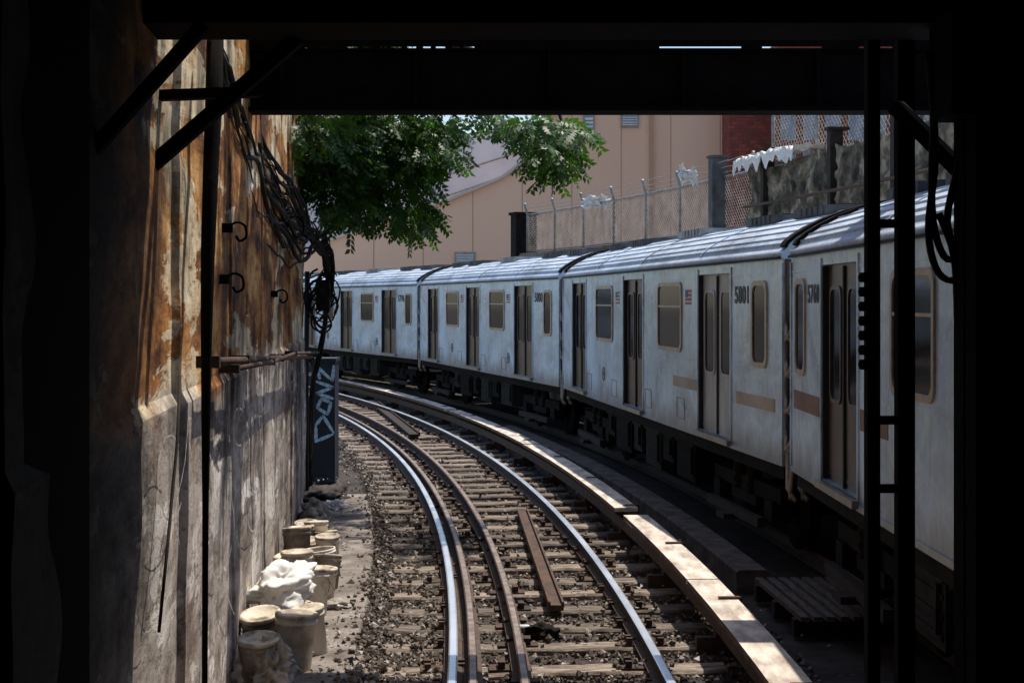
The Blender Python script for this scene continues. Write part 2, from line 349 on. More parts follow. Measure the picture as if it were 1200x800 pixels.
def rail(R,name,ya,yb,label,h='railhead',zt=0):
    pr=[(-.07,-.128),(.07,-.128),(.07,-.118),(.01,-.1),(.01,-.04),(.033,-.032),(.033,-.008),(.022,0),(-.022,0),(-.033,-.008),(-.033,-.032),(-.01,-.04),(-.01,-.1),(-.07,-.118)]
    pr=[(a,z+zt) for a,z in pr]
    g=MB(); mi=[0]*14; mi[7]=1
    if h=='railhead': mi[6]=1; mi[8]=1
    g.sweep(pr,R,phY(R,ya),phY(R,yb),.8,mi); o=g.build(name,[M['railside'],M[h]]); tag(o,label,'rail')
rail(93.5,'running_rail',7.5,55,'bright polished inner running rail, leftmost of the steel rails on the curve')
rail(95.0,'running_rail',7.5,55,'bright polished outer running rail beside the covered power rail')
rail(93.645,'guard_rail',7.5,42,'dull guard rail tight against the leftmost polished rail','railhead2',.001)
rail(94.0,'guard_rail',7.5,42,'dull brown guard rail alone between the two polished running rails','railhead2',.01)
rail(97.3,'running_rail',4,55,'near rail under the silver train','railhead2')
rail(98.8,'running_rail',4,55,'far rail under the silver train','railhead2')
def stones(n,fn,smin,smax,name,label):
    g=MB(); base=[(1,0,0),(-1,0,0),(0,1,0),(0,-1,0),(0,0,1),(0,0,-1)]; fs=[(0,2,4),(2,1,4),(1,3,4),(3,0,4),(2,0,5),(1,2,5),(3,1,5),(0,3,5)]
    for i in range(n):
        q=fn()
        if q is None: continue
        s=random.uniform(smin,smax)*random.choice((.6,.8,1,1,1.3)); 
        R=Matrix.Rotation(random.uniform(0,6.3),3,Vector((random.uniform(-1,1),random.uniform(-1,1),random.uniform(-1,1))).normalized())
        vs=[q+R@Vector((b[0]*random.uniform(.6,1.3)*s,b[1]*random.uniform(.6,1.2)*s,b[2]*random.uniform(.6,1.1)*s)) for b in base]
        g.add(vs,fs)
    o=g.build(name,M['ballast']); tag(o,label,'ballast',kind='stuff')
def bfn():
    u=random.random(); Y=1/(1/8.6-u*(1/8.6-1/44)) ; R=random.choice((random.uniform(92.8,96.2),random.uniform(92.8,95.5),random.uniform(92.76,93.4)))
    if random.random()<.025: R=92.8-abs(random.gauss(0,.16))
    ph=phY(R,Y)
    dd=abs((ph-ties[0])*94.25-round((ph-ties[0])*94.25/TS)*TS)
    on=dd<.135 and 92.95<R<95.55
    cover=noise.noise(Vector((R*1.3,Y*.9,2)))
    if on and random.random()<(.95 if cover<.15 else .78): return None
    z=-.195 if not on else -.135
    if R<92.84: z=-.125
    elif R<92.95: z=-.16
    return arc(R,ph,z+random.uniform(-.015,.025))
stones(27000,bfn,.017,.034,'ballast','crushed stone ballast between and beside the timber sleepers')
g=MB()
for i in range(900):
    r_=random.random()
    if r_<.5:
        q=G(random.uniform(300,415),random.uniform(640,800)) if random.random()<.45 else G(random.uniform(350,405),random.uniform(540,650)); q.z=-.1
        q.x=max(q.x,-1.05-.087*q.y)
    else:
        R=random.uniform(92.9,96.6); ph=phY(R,random.uniform(9,30)); q=arc(R,ph,-.13)
    s=random.uniform(.006,.03); a=random.uniform(0,6.3)
    v=[q+Vector((math.cos(a+k*PI/2)*s*random.uniform(.5,1.3),math.sin(a+k*PI/2)*s*random.uniform(.5,1.3),random.uniform(0,.03))) for k in range(4)]
    g.add(v,[(0,1,2),(0,2,3)])
tag(g.build('litter',M['litter']),'scattered paper and plastic litter along the track edge and wall foot','litter',kind='stuff')
# third rail
t=empty('third_rail',arc(95.62,.02,0))
g=MB(); g.sweep([(-.04,-.02),(.04,-.02),(.04,.1),(-.04,.1)],95.62,phY(95.62,8.4),phY(95.62,50),1); par(g.build('conductor_rail',M['railside']),t)
for ya,yb in ((8.4,12.3),(12.33,16.0),(16.6,23.9),(23.95,31.2),(31.6,50)):
    zz=random.uniform(-.006,.006)
    g=MB(); g.sweep([(-.135,.19+zz),(.135,.19+zz),(.135,.235+zz),(-.135,.235+zz)],95.62,phY(95.62,ya),phY(95.62,yb),.8,[1,1,0,1]); par(g.build('cover_board',[M['cover'],M['coverside']]),t)
    g=MB(); g.sweep([(.1,.02),(.13,.02),(.13,.18),(.1,.18)],95.62,phY(95.62,ya),phY(95.62,yb),.8); par(g.build('side_board',M['coverside']),t)
ya=8.9
while ya<44:
    ph=phY(95.62,ya); g=MB(); m_=Matrix.Translation(arc(95.62,ph))@Matrix.Rotation(ph,4,'Z')
    g.box(-.2,.16,-.04,.04,-.2,-.06,0,m_); g.box(.137,.165,-.03,.03,-.06,.25,0,m_); g.box(-.02,.16,-.02,.02,.243,.256,0,m_); g.box(-.05,.05,-.05,.05,-.06,-.022,0,m_)
    par(g.build('bracket',M['rust']),t); ya+=2.6
tag(t,'power rail under a pale timber cover board, running beside the outer rail','third rail')
g=MB(); g.sweep([(-.16,-.22),(.16,-.22),(.16,.0),(.13,.02),(-.13,.02),(-.16,.0)],96.4,phY(96.4,13.9),phY(96.4,30),.8); tag(g.build('cable_trough',M['trough']),'low brown concrete cable trough between cover board and silver train','trough')
t=empty('slatted_grating',arc(96.75,phY(96.75,12.7),0),phY(96.75,12.7))
for i in range(8):
    g=MB(); x=-.42+i*.11; g.box(x,x+.07,-.85,.85,-.02,.02); g.build('slat',M['wood'],t)
for y in (-.7,0,.7):
    g=MB(); g.box(-.45,.45,y-.05,y+.05,-.17,-.022); g.build('bearer',M['drust'],t)
tag(t,'low slatted timber grating on the ground beside the nearest train car','grating')
a=G(612,600,-.1); b_=G(652,712,-.1)
g=MB(); g.bar(a,b_,.13,.05); g.bar(a+Vector((-.06,0,.03)),b_+Vector((-.06,0,.03)),.02,.05); g.bar(a+Vector((.06,0,.03)),b_+Vector((.06,0,.03)),.02,.05)
tag(g.build('loose_channel',M['rust']),'rusty steel channel lying lengthwise in the middle of the empty track','steel channel')
a=G(436,470,-.09); b_=G(486,510,-.09)
g=MB(); g.bar(a,b_,.2,.05); g.bar(a+Vector((.1,0,.03)),b_+Vector((.1,0,.03)),.03,.06); tag(g.build('loose_board',M['drust']),'low dark brown board lying between the rails far along the curve','board')
# ---------------------------------------------------------------- left wall
def WX(Y): return -1.12-.087*Y
g=MB(); ny,nz=340,110; Y0,Y1=4.2,19.6; vs=[];fs=[]
for i in range(ny+1):
    Y=Y0+(Y1-Y0)*i/ny
    for j in range(nz+1):
        z=-.22+6.9*j/nz
        bd=math.floor(Y/1.3); off=.05*noise.noise(Vector((bd*7.3,0,0))); e=(Y/1.3-bd)
        if e<.05: off-=.04
        off+=.02*noise.noise(Vector((Y*.6,z*.8,3)))+.012*noise.noise(Vector((Y*1.6,z*3,3)))
        if z<2.05: off+=.03
        vs.append((WX(Y)+off,Y,z))
for i in range(ny):
    for j in range(nz):
        a=i*(nz+1)+j; fs.append((a,a+nz+1,a+nz+2,a+1))
g.add(vs,fs,0,False)
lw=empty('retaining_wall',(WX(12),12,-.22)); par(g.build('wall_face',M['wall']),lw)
g=MB(); g.hexa([Vector((WX(4.2)-.65,4.2,-.22)),Vector((WX(4.2)-.1,4.2,-.22)),Vector((WX(19.6)-.1,19.6,-.22)),Vector((WX(19.6)-.65,19.6,-.22)),Vector((WX(4.2)-.65,4.2,6.6)),Vector((WX(4.2)-.1,4.2,6.6)),Vector((WX(19.6)-.1,19.6,6.6)),Vector((WX(19.6)-.65,19.6,6.6))]); par(g.build('wall_core',M['rwall']),lw)
def WP(px,py,off=.06):
    q=(px-600)/F; Y=1.12/(-q-.087)
    return Vector((WX(Y)+off,Y,CZ-(py-HY)/F*Y))
def ribbon(g,pts,w,off=.075):
    pp=spline([WP(x,y,off) for x,y in pts],3)
    for i in range(len(pp)-1):
        if random.random()<.15: continue
        d=(pp[i+1]-pp[i]).normalized(); n_=Vector((0,-d.z,d.y)).normalized()*w/2*random.uniform(.6,1.2)
        g.add([pp[i]-n_,pp[i]+n_,pp[i+1]+n_,pp[i+1]-n_],[(0,1,2,3)])
def circ(cx,cy,rx,ry,a0=0,a1=6.28,n=10): return [(cx+rx*math.cos(a0+(a1-a0)*i/n),cy+ry*math.sin(a0+(a1-a0)*i/n)) for i in range(n+1)]
g=MB()
ribbon(g,circ(182,560,16,50,.6,5.4),.014); ribbon(g,circ(240,640,9,36,0,5),.014); ribbon(g,circ(152,690,14,50,-1,3),.012)
ribbon(g,[(205,470),(200,540),(188,600),(196,650)],.014); ribbon(g,[(255,560),(262,620),(250,680),(262,720)],.014); ribbon(g,circ(285,600,7,22,0,5),.016); ribbon(g,[(300,500),(302,560),(306,600)],.016)
ribbon(g,circ(268,500,8,22,1,6),.014); ribbon(g,[(228,520),(236,560),(226,590),(238,610)],.014)
par(g.build('graffiti',M['chalk']),lw)
tag(lw,'tall rust and cream streaked retaining wall along the left side','wall')
def wall_tube(name,pts,r,m,label,cat,off=.12,br=True):
    t=empty(name,WP(*pts[0],off=off)); g=MB(); g.tube([WP(x,y,off) for x,y in pts],r,8); par(g.build('pipe',m),t)
    rb=r[0] if isinstance(r,list) else r
    if br:
      for x,y in pts[::max(1,len(pts)//3)]:
        p=WP(x,y,off); g=MB(); g.box(p.x-.1,p.x+rb+.006,p.y-.02,p.y+.02,p.z-rb-.008,p.z+rb+.008); par(g.build('bracket',M['drust']),t)
    tag(t,label,cat); return t
wall_tube('vertical_conduit',[(226,40),(224,120),(220,200),(216,300),(214,420),(213,600),(212,800)],[.05,.05,.045,.04,.03,.018,.016],M['black'],'long dark vertical conduit running full height down the stained wall','conduit',.13,False)
wall_tube('shadow_strip',[(190,440),(186,520),(176,620),(163,740)],.008,M['drust'],'thin dark strip standing in for a slanting shadow line low on the stained wall','wire',.09,False)  # dark strip modelled in place of a slanting shadow line
wall_tube('horizontal_pipe',[(220,424),(262,422),(310,419),(352,418)],.026,M['rust'],'upper of two horizontal rusty pipes across the stained wall','pipe',.15)
wall_tube('horizontal_pipe',[(238,432),(290,424),(322,414),(355,413)],.018,M['rust'],'thinner rusty pipe sloping just over the horizontal wall pipe','pipe',.2)
for k,(x,y,lb) in enumerate([(262,268,'black iron hook on the wall, upper left of the four hooks'),(331,262,'black iron hook on the wall, upper right of the four hooks'),(258,328,'black iron hook on the wall, lower left of the four hooks'),(318,345,'black iron hook on the wall, lower right of the four hooks')]):
    p=WP(x,y,.05); s=.45 if k!=1 else .8; g=MB()
    g.box(p.x-.06,p.x+.012,p.y-.02,p.y+.02,p.z-.06*s,p.z+.08*s)
    g.tube(spline([p+Vector((.0,0,.06*s)),p+Vector((.1*s,.02,.1*s)),p+Vector((.2*s,.05,.04*s)),p+Vector((.2*s,.08,-.12*s)),p+Vector((.1*s,.08,-.18*s)),p+Vector((.05*s,.07,-.1*s))],4),.009,6)
    tag(g.build('wall_hook',M['black']),lb,'hook')
t=empty('cable_bundle',P(380,330,19.7))
kp=[(246,60,9.4),(270,110,11),(292,160,12.5),(322,215,14.8),(354,258,17.3),(376,290,19.6),(385,325,20.1),(380,380,20.3),(367,440,20.4),(362,500,20.5),(362,570,20.6)]
for i in range(30):
    pts=[];ph1=random.uniform(0,6.3);am=random.uniform(.02,.17); sag=random.choice((0,.1,.2,.35,.5,.7)); u0=random.choice((0,0,0,.6,1.2,2)); bl=random.choice((1,1,.5,2))
    n_=56
    for k in range(n_+1):
        u=u0+k/n_*((len(kp)-1)-u0); a=min(int(u),len(kp)-2); w=u-a
        q=[kp[a][c]*(1-w)+kp[a+1][c]*w for c in range(3)]
        fl=1 if u<6.5 else .35
        p=P(*q); sp_=math.sin(u*1.6+ph1)*am*fl
        p+=Vector((abs(sp_)*.5+.0,math.cos(u*1.4+ph1*2)*.09,sp_-sag*math.sin(min(u,5)/5*PI)+.05*math.sin(u*5+ph1)*bl*fl+.02*math.sin(u*13+ph1*3)*fl)); pts.append(p)
    g=MB(); g.tube(pts,random.choice((.006,.008,.012,.018,.026)),6); par(g.build('cable',M['cable']),t)
tag(t,'thick bundle of black cables sagging along the wall and dropping at its end','cables')
t=empty('cable_coil',P(375,345,19.9))
for i in range(12):
    g=MB(); c=P(376+random.uniform(-10,8),345+random.uniform(-16,40),19.8+.05*i); r_=random.uniform(.08,.22); a1=random.uniform(9,17)
    g.tube([c+Vector((r_*math.cos(a*.4+i)*(1+.2*math.sin(a)),.03*math.sin(a),1.6*r_*math.sin(a*.4+i))) for a in range(int(a1))],random.uniform(.01,.022),6); par(g.build('loop',M['cable']),t)
g=MB(); c=P(378,345,19.9); g.box(c.x-.08,c.x+.1,c.y-.08,c.y+.08,c.z-.22,c.z+.2); par(g.build('junction_box',M['cable']),t)
tag(t,'tangled loops of black cable hanging at the far end of the wall','cable coil')
# blue graffiti case
c=G(382,562,-.15); t=empty('equipment_case',c)
g=MB(); g.box(-.18,.16,-.2,.3,0,1.82); g.box(-.2,.18,-.22,.32,1.82,1.87); g.build('cabinet',M['bluebox'],t)
g=MB(); g.box(-.16,.14,-.212,-.2,.12,1.78); g.build('door',M['bluebox'],t)
g=MB()
def st(pts,w=.046):
    pp=spline([Vector((x+.015,-.216,z)) for x,z in pts],4)
    for i in range(len(pp)-1):
        d=(pp[i+1]-pp[i]).normalized(); n_=Vector((-d.z,0,d.x))*w/2*(.85+.3*math.sin(i*1.3)); e=d*.006
        g.add([pp[i]-n_-e,pp[i]+n_-e,pp[i+1]+n_+e,pp[i+1]-n_+e],[(0,1,2,3)])
# letters climb the door, each turned a quarter left
st([(-.12,.62),(.12,.72)]); st([(-.14,.6),(-.14,.86)]); st([(-.14,.86),(-.03,1.0)]); st([(-.03,1.0),(.13,.74)])
st([(.04,1.02),(-.12,1.12)]); st([(-.12,1.12),(-.06,1.26)]); st([(-.06,1.26),(.09,1.2)]); st([(.09,1.2),(.04,1.02)])
st([(.12,1.26),(-.13,1.34)]); st([(-.13,1.34),(.12,1.43)]); st([(.12,1.43),(-.14,1.52)])
st([(-.08,1.56),(-.14,1.76)]); st([(-.14,1.76),(.11,1.53)]); st([(.11,1.53),(.13,1.76)])
g.build('graffiti',M['tagwhite'],t)
tag(t,'tall dark blue equipment case with pale blue graffiti beyond the wall end','equipment case')
g=MB(); g.tube([P(360,318,20),P(359,420,20),P(359,600,20)],.035,8); tag(g.build('corner_post',M['bluebox']),'slim dark blue post standing against the far end of the stained wall','post')
# ---------------------------------------------------------------- overpass structure
t=empty('overpass',(0,5,3.9))
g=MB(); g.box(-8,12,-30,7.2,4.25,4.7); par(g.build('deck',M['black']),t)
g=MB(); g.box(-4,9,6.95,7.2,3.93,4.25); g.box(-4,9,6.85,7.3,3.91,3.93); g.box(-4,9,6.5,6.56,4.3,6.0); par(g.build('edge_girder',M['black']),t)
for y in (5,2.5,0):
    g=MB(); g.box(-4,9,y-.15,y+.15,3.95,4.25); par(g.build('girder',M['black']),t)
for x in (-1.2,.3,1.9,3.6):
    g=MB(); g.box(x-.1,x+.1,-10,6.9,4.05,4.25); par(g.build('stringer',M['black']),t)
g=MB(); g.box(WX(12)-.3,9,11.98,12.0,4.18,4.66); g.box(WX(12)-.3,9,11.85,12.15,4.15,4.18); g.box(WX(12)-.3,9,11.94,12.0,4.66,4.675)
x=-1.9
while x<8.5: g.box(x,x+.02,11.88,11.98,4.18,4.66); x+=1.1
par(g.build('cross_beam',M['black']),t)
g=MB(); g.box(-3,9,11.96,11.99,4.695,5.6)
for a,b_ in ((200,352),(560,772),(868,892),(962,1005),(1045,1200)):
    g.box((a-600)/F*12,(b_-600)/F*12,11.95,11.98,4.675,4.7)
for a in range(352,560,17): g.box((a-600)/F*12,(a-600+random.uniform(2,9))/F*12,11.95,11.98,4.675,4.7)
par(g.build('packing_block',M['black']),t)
# unseen bar and arms added high up to shade the wall
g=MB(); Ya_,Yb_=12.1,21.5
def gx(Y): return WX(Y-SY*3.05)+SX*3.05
g.bar((gx(Ya_),Ya_,5.75),(gx(Yb_),Yb_,5.75),.26,.12); par(g.build('shade_bar',M['black']),t)
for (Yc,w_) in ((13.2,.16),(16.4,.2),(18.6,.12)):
    g=MB(); xc=gx(Yc); g.bar((xc-1.1,Yc-.2,5.84),(xc+.3,Yc,5.84),w_,.05); par(g.build('shade_arm',M['black']),t)
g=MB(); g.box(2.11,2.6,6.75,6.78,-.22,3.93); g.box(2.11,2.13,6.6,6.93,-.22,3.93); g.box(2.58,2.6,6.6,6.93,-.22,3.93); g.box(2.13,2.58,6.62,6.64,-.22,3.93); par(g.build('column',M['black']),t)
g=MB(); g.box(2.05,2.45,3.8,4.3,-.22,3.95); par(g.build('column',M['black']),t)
g=MB(); g.box(-1.85,-1.5,3.7,5.15,-.22,3.95); par(g.build('column',M['black']),t)  # added black block standing in for the shaded near wall
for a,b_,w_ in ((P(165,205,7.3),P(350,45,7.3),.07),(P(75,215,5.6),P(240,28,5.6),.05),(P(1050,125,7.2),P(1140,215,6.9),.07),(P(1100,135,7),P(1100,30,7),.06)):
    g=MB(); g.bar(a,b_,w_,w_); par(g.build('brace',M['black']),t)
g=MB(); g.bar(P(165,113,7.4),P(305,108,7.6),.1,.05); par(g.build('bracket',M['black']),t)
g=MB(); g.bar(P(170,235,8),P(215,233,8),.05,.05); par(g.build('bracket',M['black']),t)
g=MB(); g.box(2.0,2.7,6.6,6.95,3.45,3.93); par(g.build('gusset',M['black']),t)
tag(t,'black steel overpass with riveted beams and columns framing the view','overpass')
bw=MB(); bw.box(-8,12,-30.3,-30,-.22,4.25); tag(bw.build('rear_light_stop',M['black']),kind='structure')  # unseen wall added behind the camera to stop light leaking in
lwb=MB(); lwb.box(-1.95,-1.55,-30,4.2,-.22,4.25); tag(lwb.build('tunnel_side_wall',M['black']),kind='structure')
t=empty('ladder_frame',(1.9,7.4,-.2))
def lad(o): return par(o,t)
g=MB(); a=P(1022,352,7.4).x; g.box(a-.032,a+.032,7.36,7.44,-.2,3.93); lad(g.build('post',M['black']))
g=MB(); b2=P(1060,352,7.4).x; g.box(b2-.043,b2+.043,7.36,7.44,-.2,3.93); lad(g.build('post',M['black']))
for y in (262,492,572):
    z=P(0,y,7.4).z; g=MB(); g.box(a+.032,b2-.043,7.385,7.415,z-.022,z+.022); lad(g.build('rung',M['black']))
for i in range(7):
    z=P(0,325+i*17,7.4).z; g=MB(); g.lathe([(0,-.025),(.03,-.025),(.038,0),(.03,.025),(0,.025)],(a-.035,7.4,z),10); lad(g.build('insulator',M['black']))
tag(t,'black steel post pair with stacked insulators beside the train','frame')
t=empty('hanging_cable',P(1110,200,6.5))
for i,pts in enumerate([[(1088,60),(1096,180),(1088,270),(1100,320),(1125,325),(1132,280)],[(1118,80),(1126,170),(1110,260),(1130,310)],[(1100,250),(1118,300),(1122,375)],[(1096,100),(1092,240),(1106,300),(1128,300)]]):
    g=MB(); g.tube(spline([P(x,y,6.9) for x,y in pts]),.018,6); par(g.build('cable',M['cable']),t)
tag(t,'black cables looping down beside the near right column','cables')
# ---------------------------------------------------------------- train
L=12.68
def rr(s0,s1,z0,z1,r,n=5):
    pts=[]
    for (cx,cz,a0) in ((s1-r,z1-r,0),(s0+r,z1-r,PI/2),(s0+r,z0+r,PI),(s1-r,z0+r,1.5*PI)):
        for i in range(n+1):
            a=a0+PI/2*i/n; pts.append((cx+r*math.cos(a),cz+r*math.sin(a)))
    return pts
def ring(g,o,i,y0,y1,mi=0):
    n=len(o); vs=[(x,y1,z) for x,z in o]+[(x,y1,z) for x,z in i]+[(x,y0,z) for x,z in o]+[(x,y0,z) for x,z in i]
    fs=[]
    for k in range(n):
        k2=(k+1)%n; fs+=[(k,k2,n+k2,n+k),(k,2*n+k,2*n+k2,k2),(n+k,n+k2,3*n+k2,3*n+k)]
    g.add(vs,fs,mi)
W=1.32
def rz_(a): return 3.11+.45*(.35*math.sin(a)+.65*math.sin(a)**2)
def roofprof():
    pr=[(W,3.0),(W+.02,3.02),(W+.02,3.07),(W-.02,3.09)]
    for i in range(0,17):
        a=PI*i/16; pr.append(((W-.04)*math.cos(a),rz_(a)))
    pr+=[(-W+.02,3.09),(-W-.02,3.07),(-W-.02,3.02),(-W,3.0)]
    return pr
def make_car(flip,idx,num,first):
    S=(lambda s:L-s*L) if flip else (lambda s:s*L)
    def S2(a,b): 
        x,y=S(a),S(b); return (min(x,y),max(x,y))
    doors=[(.1416,.248),(.48,.582),(.818,.921)]
    if idx==1: doors[0]=(.108,.21)
    root=empty('train_car')
    g=MB()
    cuts=sorted([S2(*d) for d in doors]); x=0.0; y=W
    def strip(a,b,z0,z1): g.add([(a,y,z0),(b,y,z0),(b,y,z1),(a,y,z1)],[(0,1,2,3)])
    for (a,b) in cuts+[(L,L)]:
        if a>x: strip(x,a,1.0,3.0)
        if b>a:
            strip(a,b,2.9,3.0); strip(a,b,1.0,1.09)
            rc=.09
            g.add([(a,y,1.09),(a,y-rc,1.09),(a,y-rc,2.9),(a,y,2.9)],[(0,1,2,3)]); g.add([(b,y,1.09),(b,y-rc,1.09),(b,y-rc,2.9),(b,y,2.9)],[(0,1,2,3)])
            g.add([(a,y,2.9),(b,y,2.9),(b,y-rc,2.9),(a,y-rc,2.9)],[(0,1,2,3)]); g.add([(a,y,1.09),(b,y,1.09),(b,y-rc,1.09),(a,y-rc,1.09)],[(0,1,2,3)])
        x=b
    g.add([(0,-y,1.0),(L,-y,1.0),(L,-y,3.0),(0,-y,3.0)],[(0,1,2,3)])
    g.add([(0,-y,1.0),(L,-y,1.0),(L,y,1.0),(0,y,1.0)],[(0,1,2,3)])
    for e in (0,L):
        rp=roofprof(); g.add([(e,-y,1.0),(e,y,1.0)]+[(e,q[0],q[1]) for q in rp],[tuple(range(2+len(rp)))])
    segs=[]; x=0
    for (a,b) in cuts+[(L,L)]: segs.append((x,a)); x=b
    for a,b in segs:
        g.box(a+.036,b-.036,y,y+.008,1.9,1.915); g.box(a+.036,b-.036,y,y+.012,1.0,1.05); g.box(a+.036,b-.036,y,y+.006,2.86,2.875)
        g.box(a,a+.035,y,y+.014,1.0,2.96); g.box(b-.035,b,y,y+.014,1.0,2.96)
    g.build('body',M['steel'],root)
    g=MB(); rp=roofprof(); k=len(rp); vs=[]
    for x in (0,L): vs+=[(x,q[0],q[1]) for q in rp]
    g.add(vs,[(j,j+1,k+j+1,k+j) for j in range(k-1)],0,True)
    for i in range(2,31,2):
        a=PI*i/32; yy=(W-.04)*math.cos(a); z=rz_(a)
        g.box(.05,L-.05,yy-.008,yy+.008,z-.02,z+.012)
    for q in (.25,.5,.75): 
        for i in range(16):
            a0=PI*i/16;a1=PI*(i+1)/16; g.bar((q*L,(W-.03)*math.cos(a0),rz_(a0)+.002),(q*L,(W-.03)*math.cos(a1),rz_(a1)+.002),.03,.012)
    g.build('roof',M['roof'],root)
    for (p,q) in ((-.01,.14),(L-.14,L+.01)):
        g=MB()
        for i in range(16):
            a0=PI*i/16;a1=PI*(i+1)/16; g.bar(((p+q)/2,(W-.02)*math.cos(a0),rz_(a0)+.012),((p+q)/2,(W-.02)*math.cos(a1),rz_(a1)+.012),q-p,.03)
        g.build('roof_end_band',M['under'],root)
    g=MB(); g.box(.02,L-.02,W+.021,W+.04,3.0,3.022); g.build('gutter',M['rubber'],root)
    for c,m_ in ((.1,'grey'),(.24,'grey'),(.5,'galv'),(.76,'grey'),(.9,'grey')):
        g=MB(); x=c*L; hw=.6 if m_=='galv' else .5; g.box(x-hw,x+hw,-.5,.62,3.48,3.585)
        for j in range(5): g.box(x-hw+.06+j*.17,x-hw+.12+j*.17,-.46,.46,3.585,3.6)
        for j in range(5): g.box(x-hw+.06+j*.17,x-hw+.12+j*.17,.62,.632,3.5,3.58)
        g.build('roof_vent',M[m_],root)
    def window(a,b,z0,z1,fm,div=True,nm='window'):
        x0,x1=S2(a,b); g=MB(); r_=.09; ring(g,rr(x0-.03,x1+.03,z0-.03,z1+.03,r_+.02),rr(x0+.02,x1-.02,z0+.02,z1-.02,r_),y-.01,y+.018)
        if div: zz=z0+(z1-z0)*.66; g.box(x0+.02,x1-.02,y+.005,y+.014,zz-.012,zz+.012)
        w=g.build(nm,fm,root); g=MB(); pp=rr(x0,x1,z0,z1,r_); g.add([(px_,y+.004,pz) for px_,pz in pp],[tuple(range(len(pp)))]); g.build('pane',M['glass'],w)
    if idx==1: window(.29,.368,1.98,2.78,M['tanframe']); window(.02,.052,1.95,2.77,M['tanframe'],False)
    else: window(.312,.408,1.99,2.8,M['tanframe']); window(.041,.078,1.95,2.77,M['tanframe'],False)
    window(.645,.747,1.99,2.8,M['tanframe'])
    for di,(a,b) in enumerate(doors):
        x0,x1=S2(a,b); dm=M['doorlight'] if (first and di==0) else M['doordark']
        dr=empty('door',(0,0,0)); dr.parent=root
        xm=(x0+x1)/2
        for (p,q) in ((x0,xm-.006),(xm+.006,x1)):
            g=MB(); g.box(p,q,y-.085,y-.05,1.09,2.9); g.box(p+.02,q-.02,y-.05,y-.044,1.14,1.16)
            ww=.14; ring(g,rr(p+ww-.03,q-ww+.03,1.75,2.72,.1),rr(p+ww,q-ww,1.78,2.69,.08),y-.05,y-.036)
            g.build('door_leaf',dm,dr)
            pp=rr(p+ww,q-ww,1.78,2.69,.08)
            g2=MB(); g2.add([(u,y-.046,v) for u,v in pp],[tuple(range(len(pp)))]); g2.build('pane',M['glass'],dr)
        g=MB(); g.box(xm-.02,xm+.02,y-.049,y-.03,1.09,2.88); g.build('door_seal',M['rubber'],dr)
        for (p,q) in ((x0,x0+.03),(x1-.03,x1)):
            g=MB(); g.box(p,q,y-.049,y-.001,1.1,2.89); g.build('door_jamb',M['rubber'],dr)
        g=MB(); g.box(x0-.04,x1+.04,y+.015,y+.06,1.02,1.08); g.build('threshold',M['frame'],dr)
    def plate(a,b,z0,z1,m_,nm):
        x0,x1=S2(a,b); g=MB(); g.box(x0,x1,y,y+.005,z0,z1); g.build(nm,m_,root)
    if idx==2:
        plate(.255,.345,1.53,1.66,M['patch'],'belt_patch'); plate(.02,.125,1.5,1.63,M['patch'],'belt_patch')
    if idx==1:
        plate(.012,.1,1.6,1.77,M['patchred'],'belt_patch'); plate(.216,.28,1.62,1.78,M['patchred'],'belt_patch')
    for c in (.3,.44,.62,.78):
        x0,x1=S2(c,c+.03); g=MB(); ring(g,rr(x0,x1,1.14,1.4,.02),rr(x0+.012,x1-.012,1.152,1.388,.015),y,y+.006); g.build('hatch_frame',M['frame'],root)
    m4=Matrix.Translation((S(.108 if idx>1 else .08),y+.004,2.65))@Matrix.Rotation(PI,4,'Z')@Matrix.Rotation(PI/2,4,'X')
    text_obj('car_number',num,.25 if idx>1 else .22,M['num'],root,m4)
    def flag(c,z):
        g=MB(); x0=S(c)-.14
        g.box(x0,x0+.28,y,y+.003,z,z+.18,1)
        for i in range(4): g.box(x0,x0+.28,y+.003,y+.005,z+i*.051,z+i*.051+.026,0)
        g.box(x0+.16,x0+.28,y+.005,y+.007,z+.09,z+.18,2); g.build('flag_decal',[M['red'],M['white'],M['blue']],root)
    if idx>1: flag(.285,2.55); flag(.615,2.55)
    for c,z in ((.7,1.45),(.285,1.4)):
        if idx==2 and c<.3: continue
        if idx==1 and c<.3: c=.31
        g=MB(); pts=[(S(c)+.11*math.cos(a*.3927),z+.11*math.sin(a*.3927)) for a in range(16)]; pin=[(S(c)+.085*math.cos(a*.3927),z+.085*math.sin(a*.3927)) for a in range(16)]
        ring(g,pts,pin,y,y+.006,0); g.add([(q[0],y+.003,q[1]) for q in pin],[tuple(range(16))],1)
        g.box(S(c)-.05,S(c)+.05,y+.003,y+.006,z-.015,z+.015,0); g.box(S(c)-.015,S(c)+.015,y+.003,y+.0055,z-.05,z+.05,0)
        g.build('round_emblem',[M['num'],M['emblem']],root)
    for e,s_ in ((0,-1),(L,1)):
        g=MB(); g.box(min(e,e+s_*.03),max(e,e+s_*.03),-.38,.38,1.05,2.95); g.build('end_door',M['doordark'],root)
        for q in (1,-1):
            g=MB(); ya_,yb_=sorted((q*(W-.08),q*(W-.02))); g.box(min(e,e+s_*.05),max(e,e+s_*.05),ya_,yb_,1.0,3.0); g.build('corner_post',M['doordark'],root)
        g=MB(); g.box(min(e,e+s_*.02),max(e,e+s_*.02),.5,1.1,1.9,2.7); g.build('end_window',M['glass'],root)
        for zz in (1.25,1.6,1.95,2.3):
            g=MB(); g.tube([(e,W-.03,zz+.1),(e+s_*.1,W+.01,zz-.04),(e+s_*.24,W+.01,zz-.08)],.016,6); g.build('safety_spring',M['spring'],root)
        for q in (.04,.16):
            g=MB(); g.tube([(e+s_*.02,W-q,1.3),(e+s_*.1,W-q+.03,.8),(e+s_*.24,W-q,.7)],.022,6); g.build('jumper_cable',M['spring'],root)
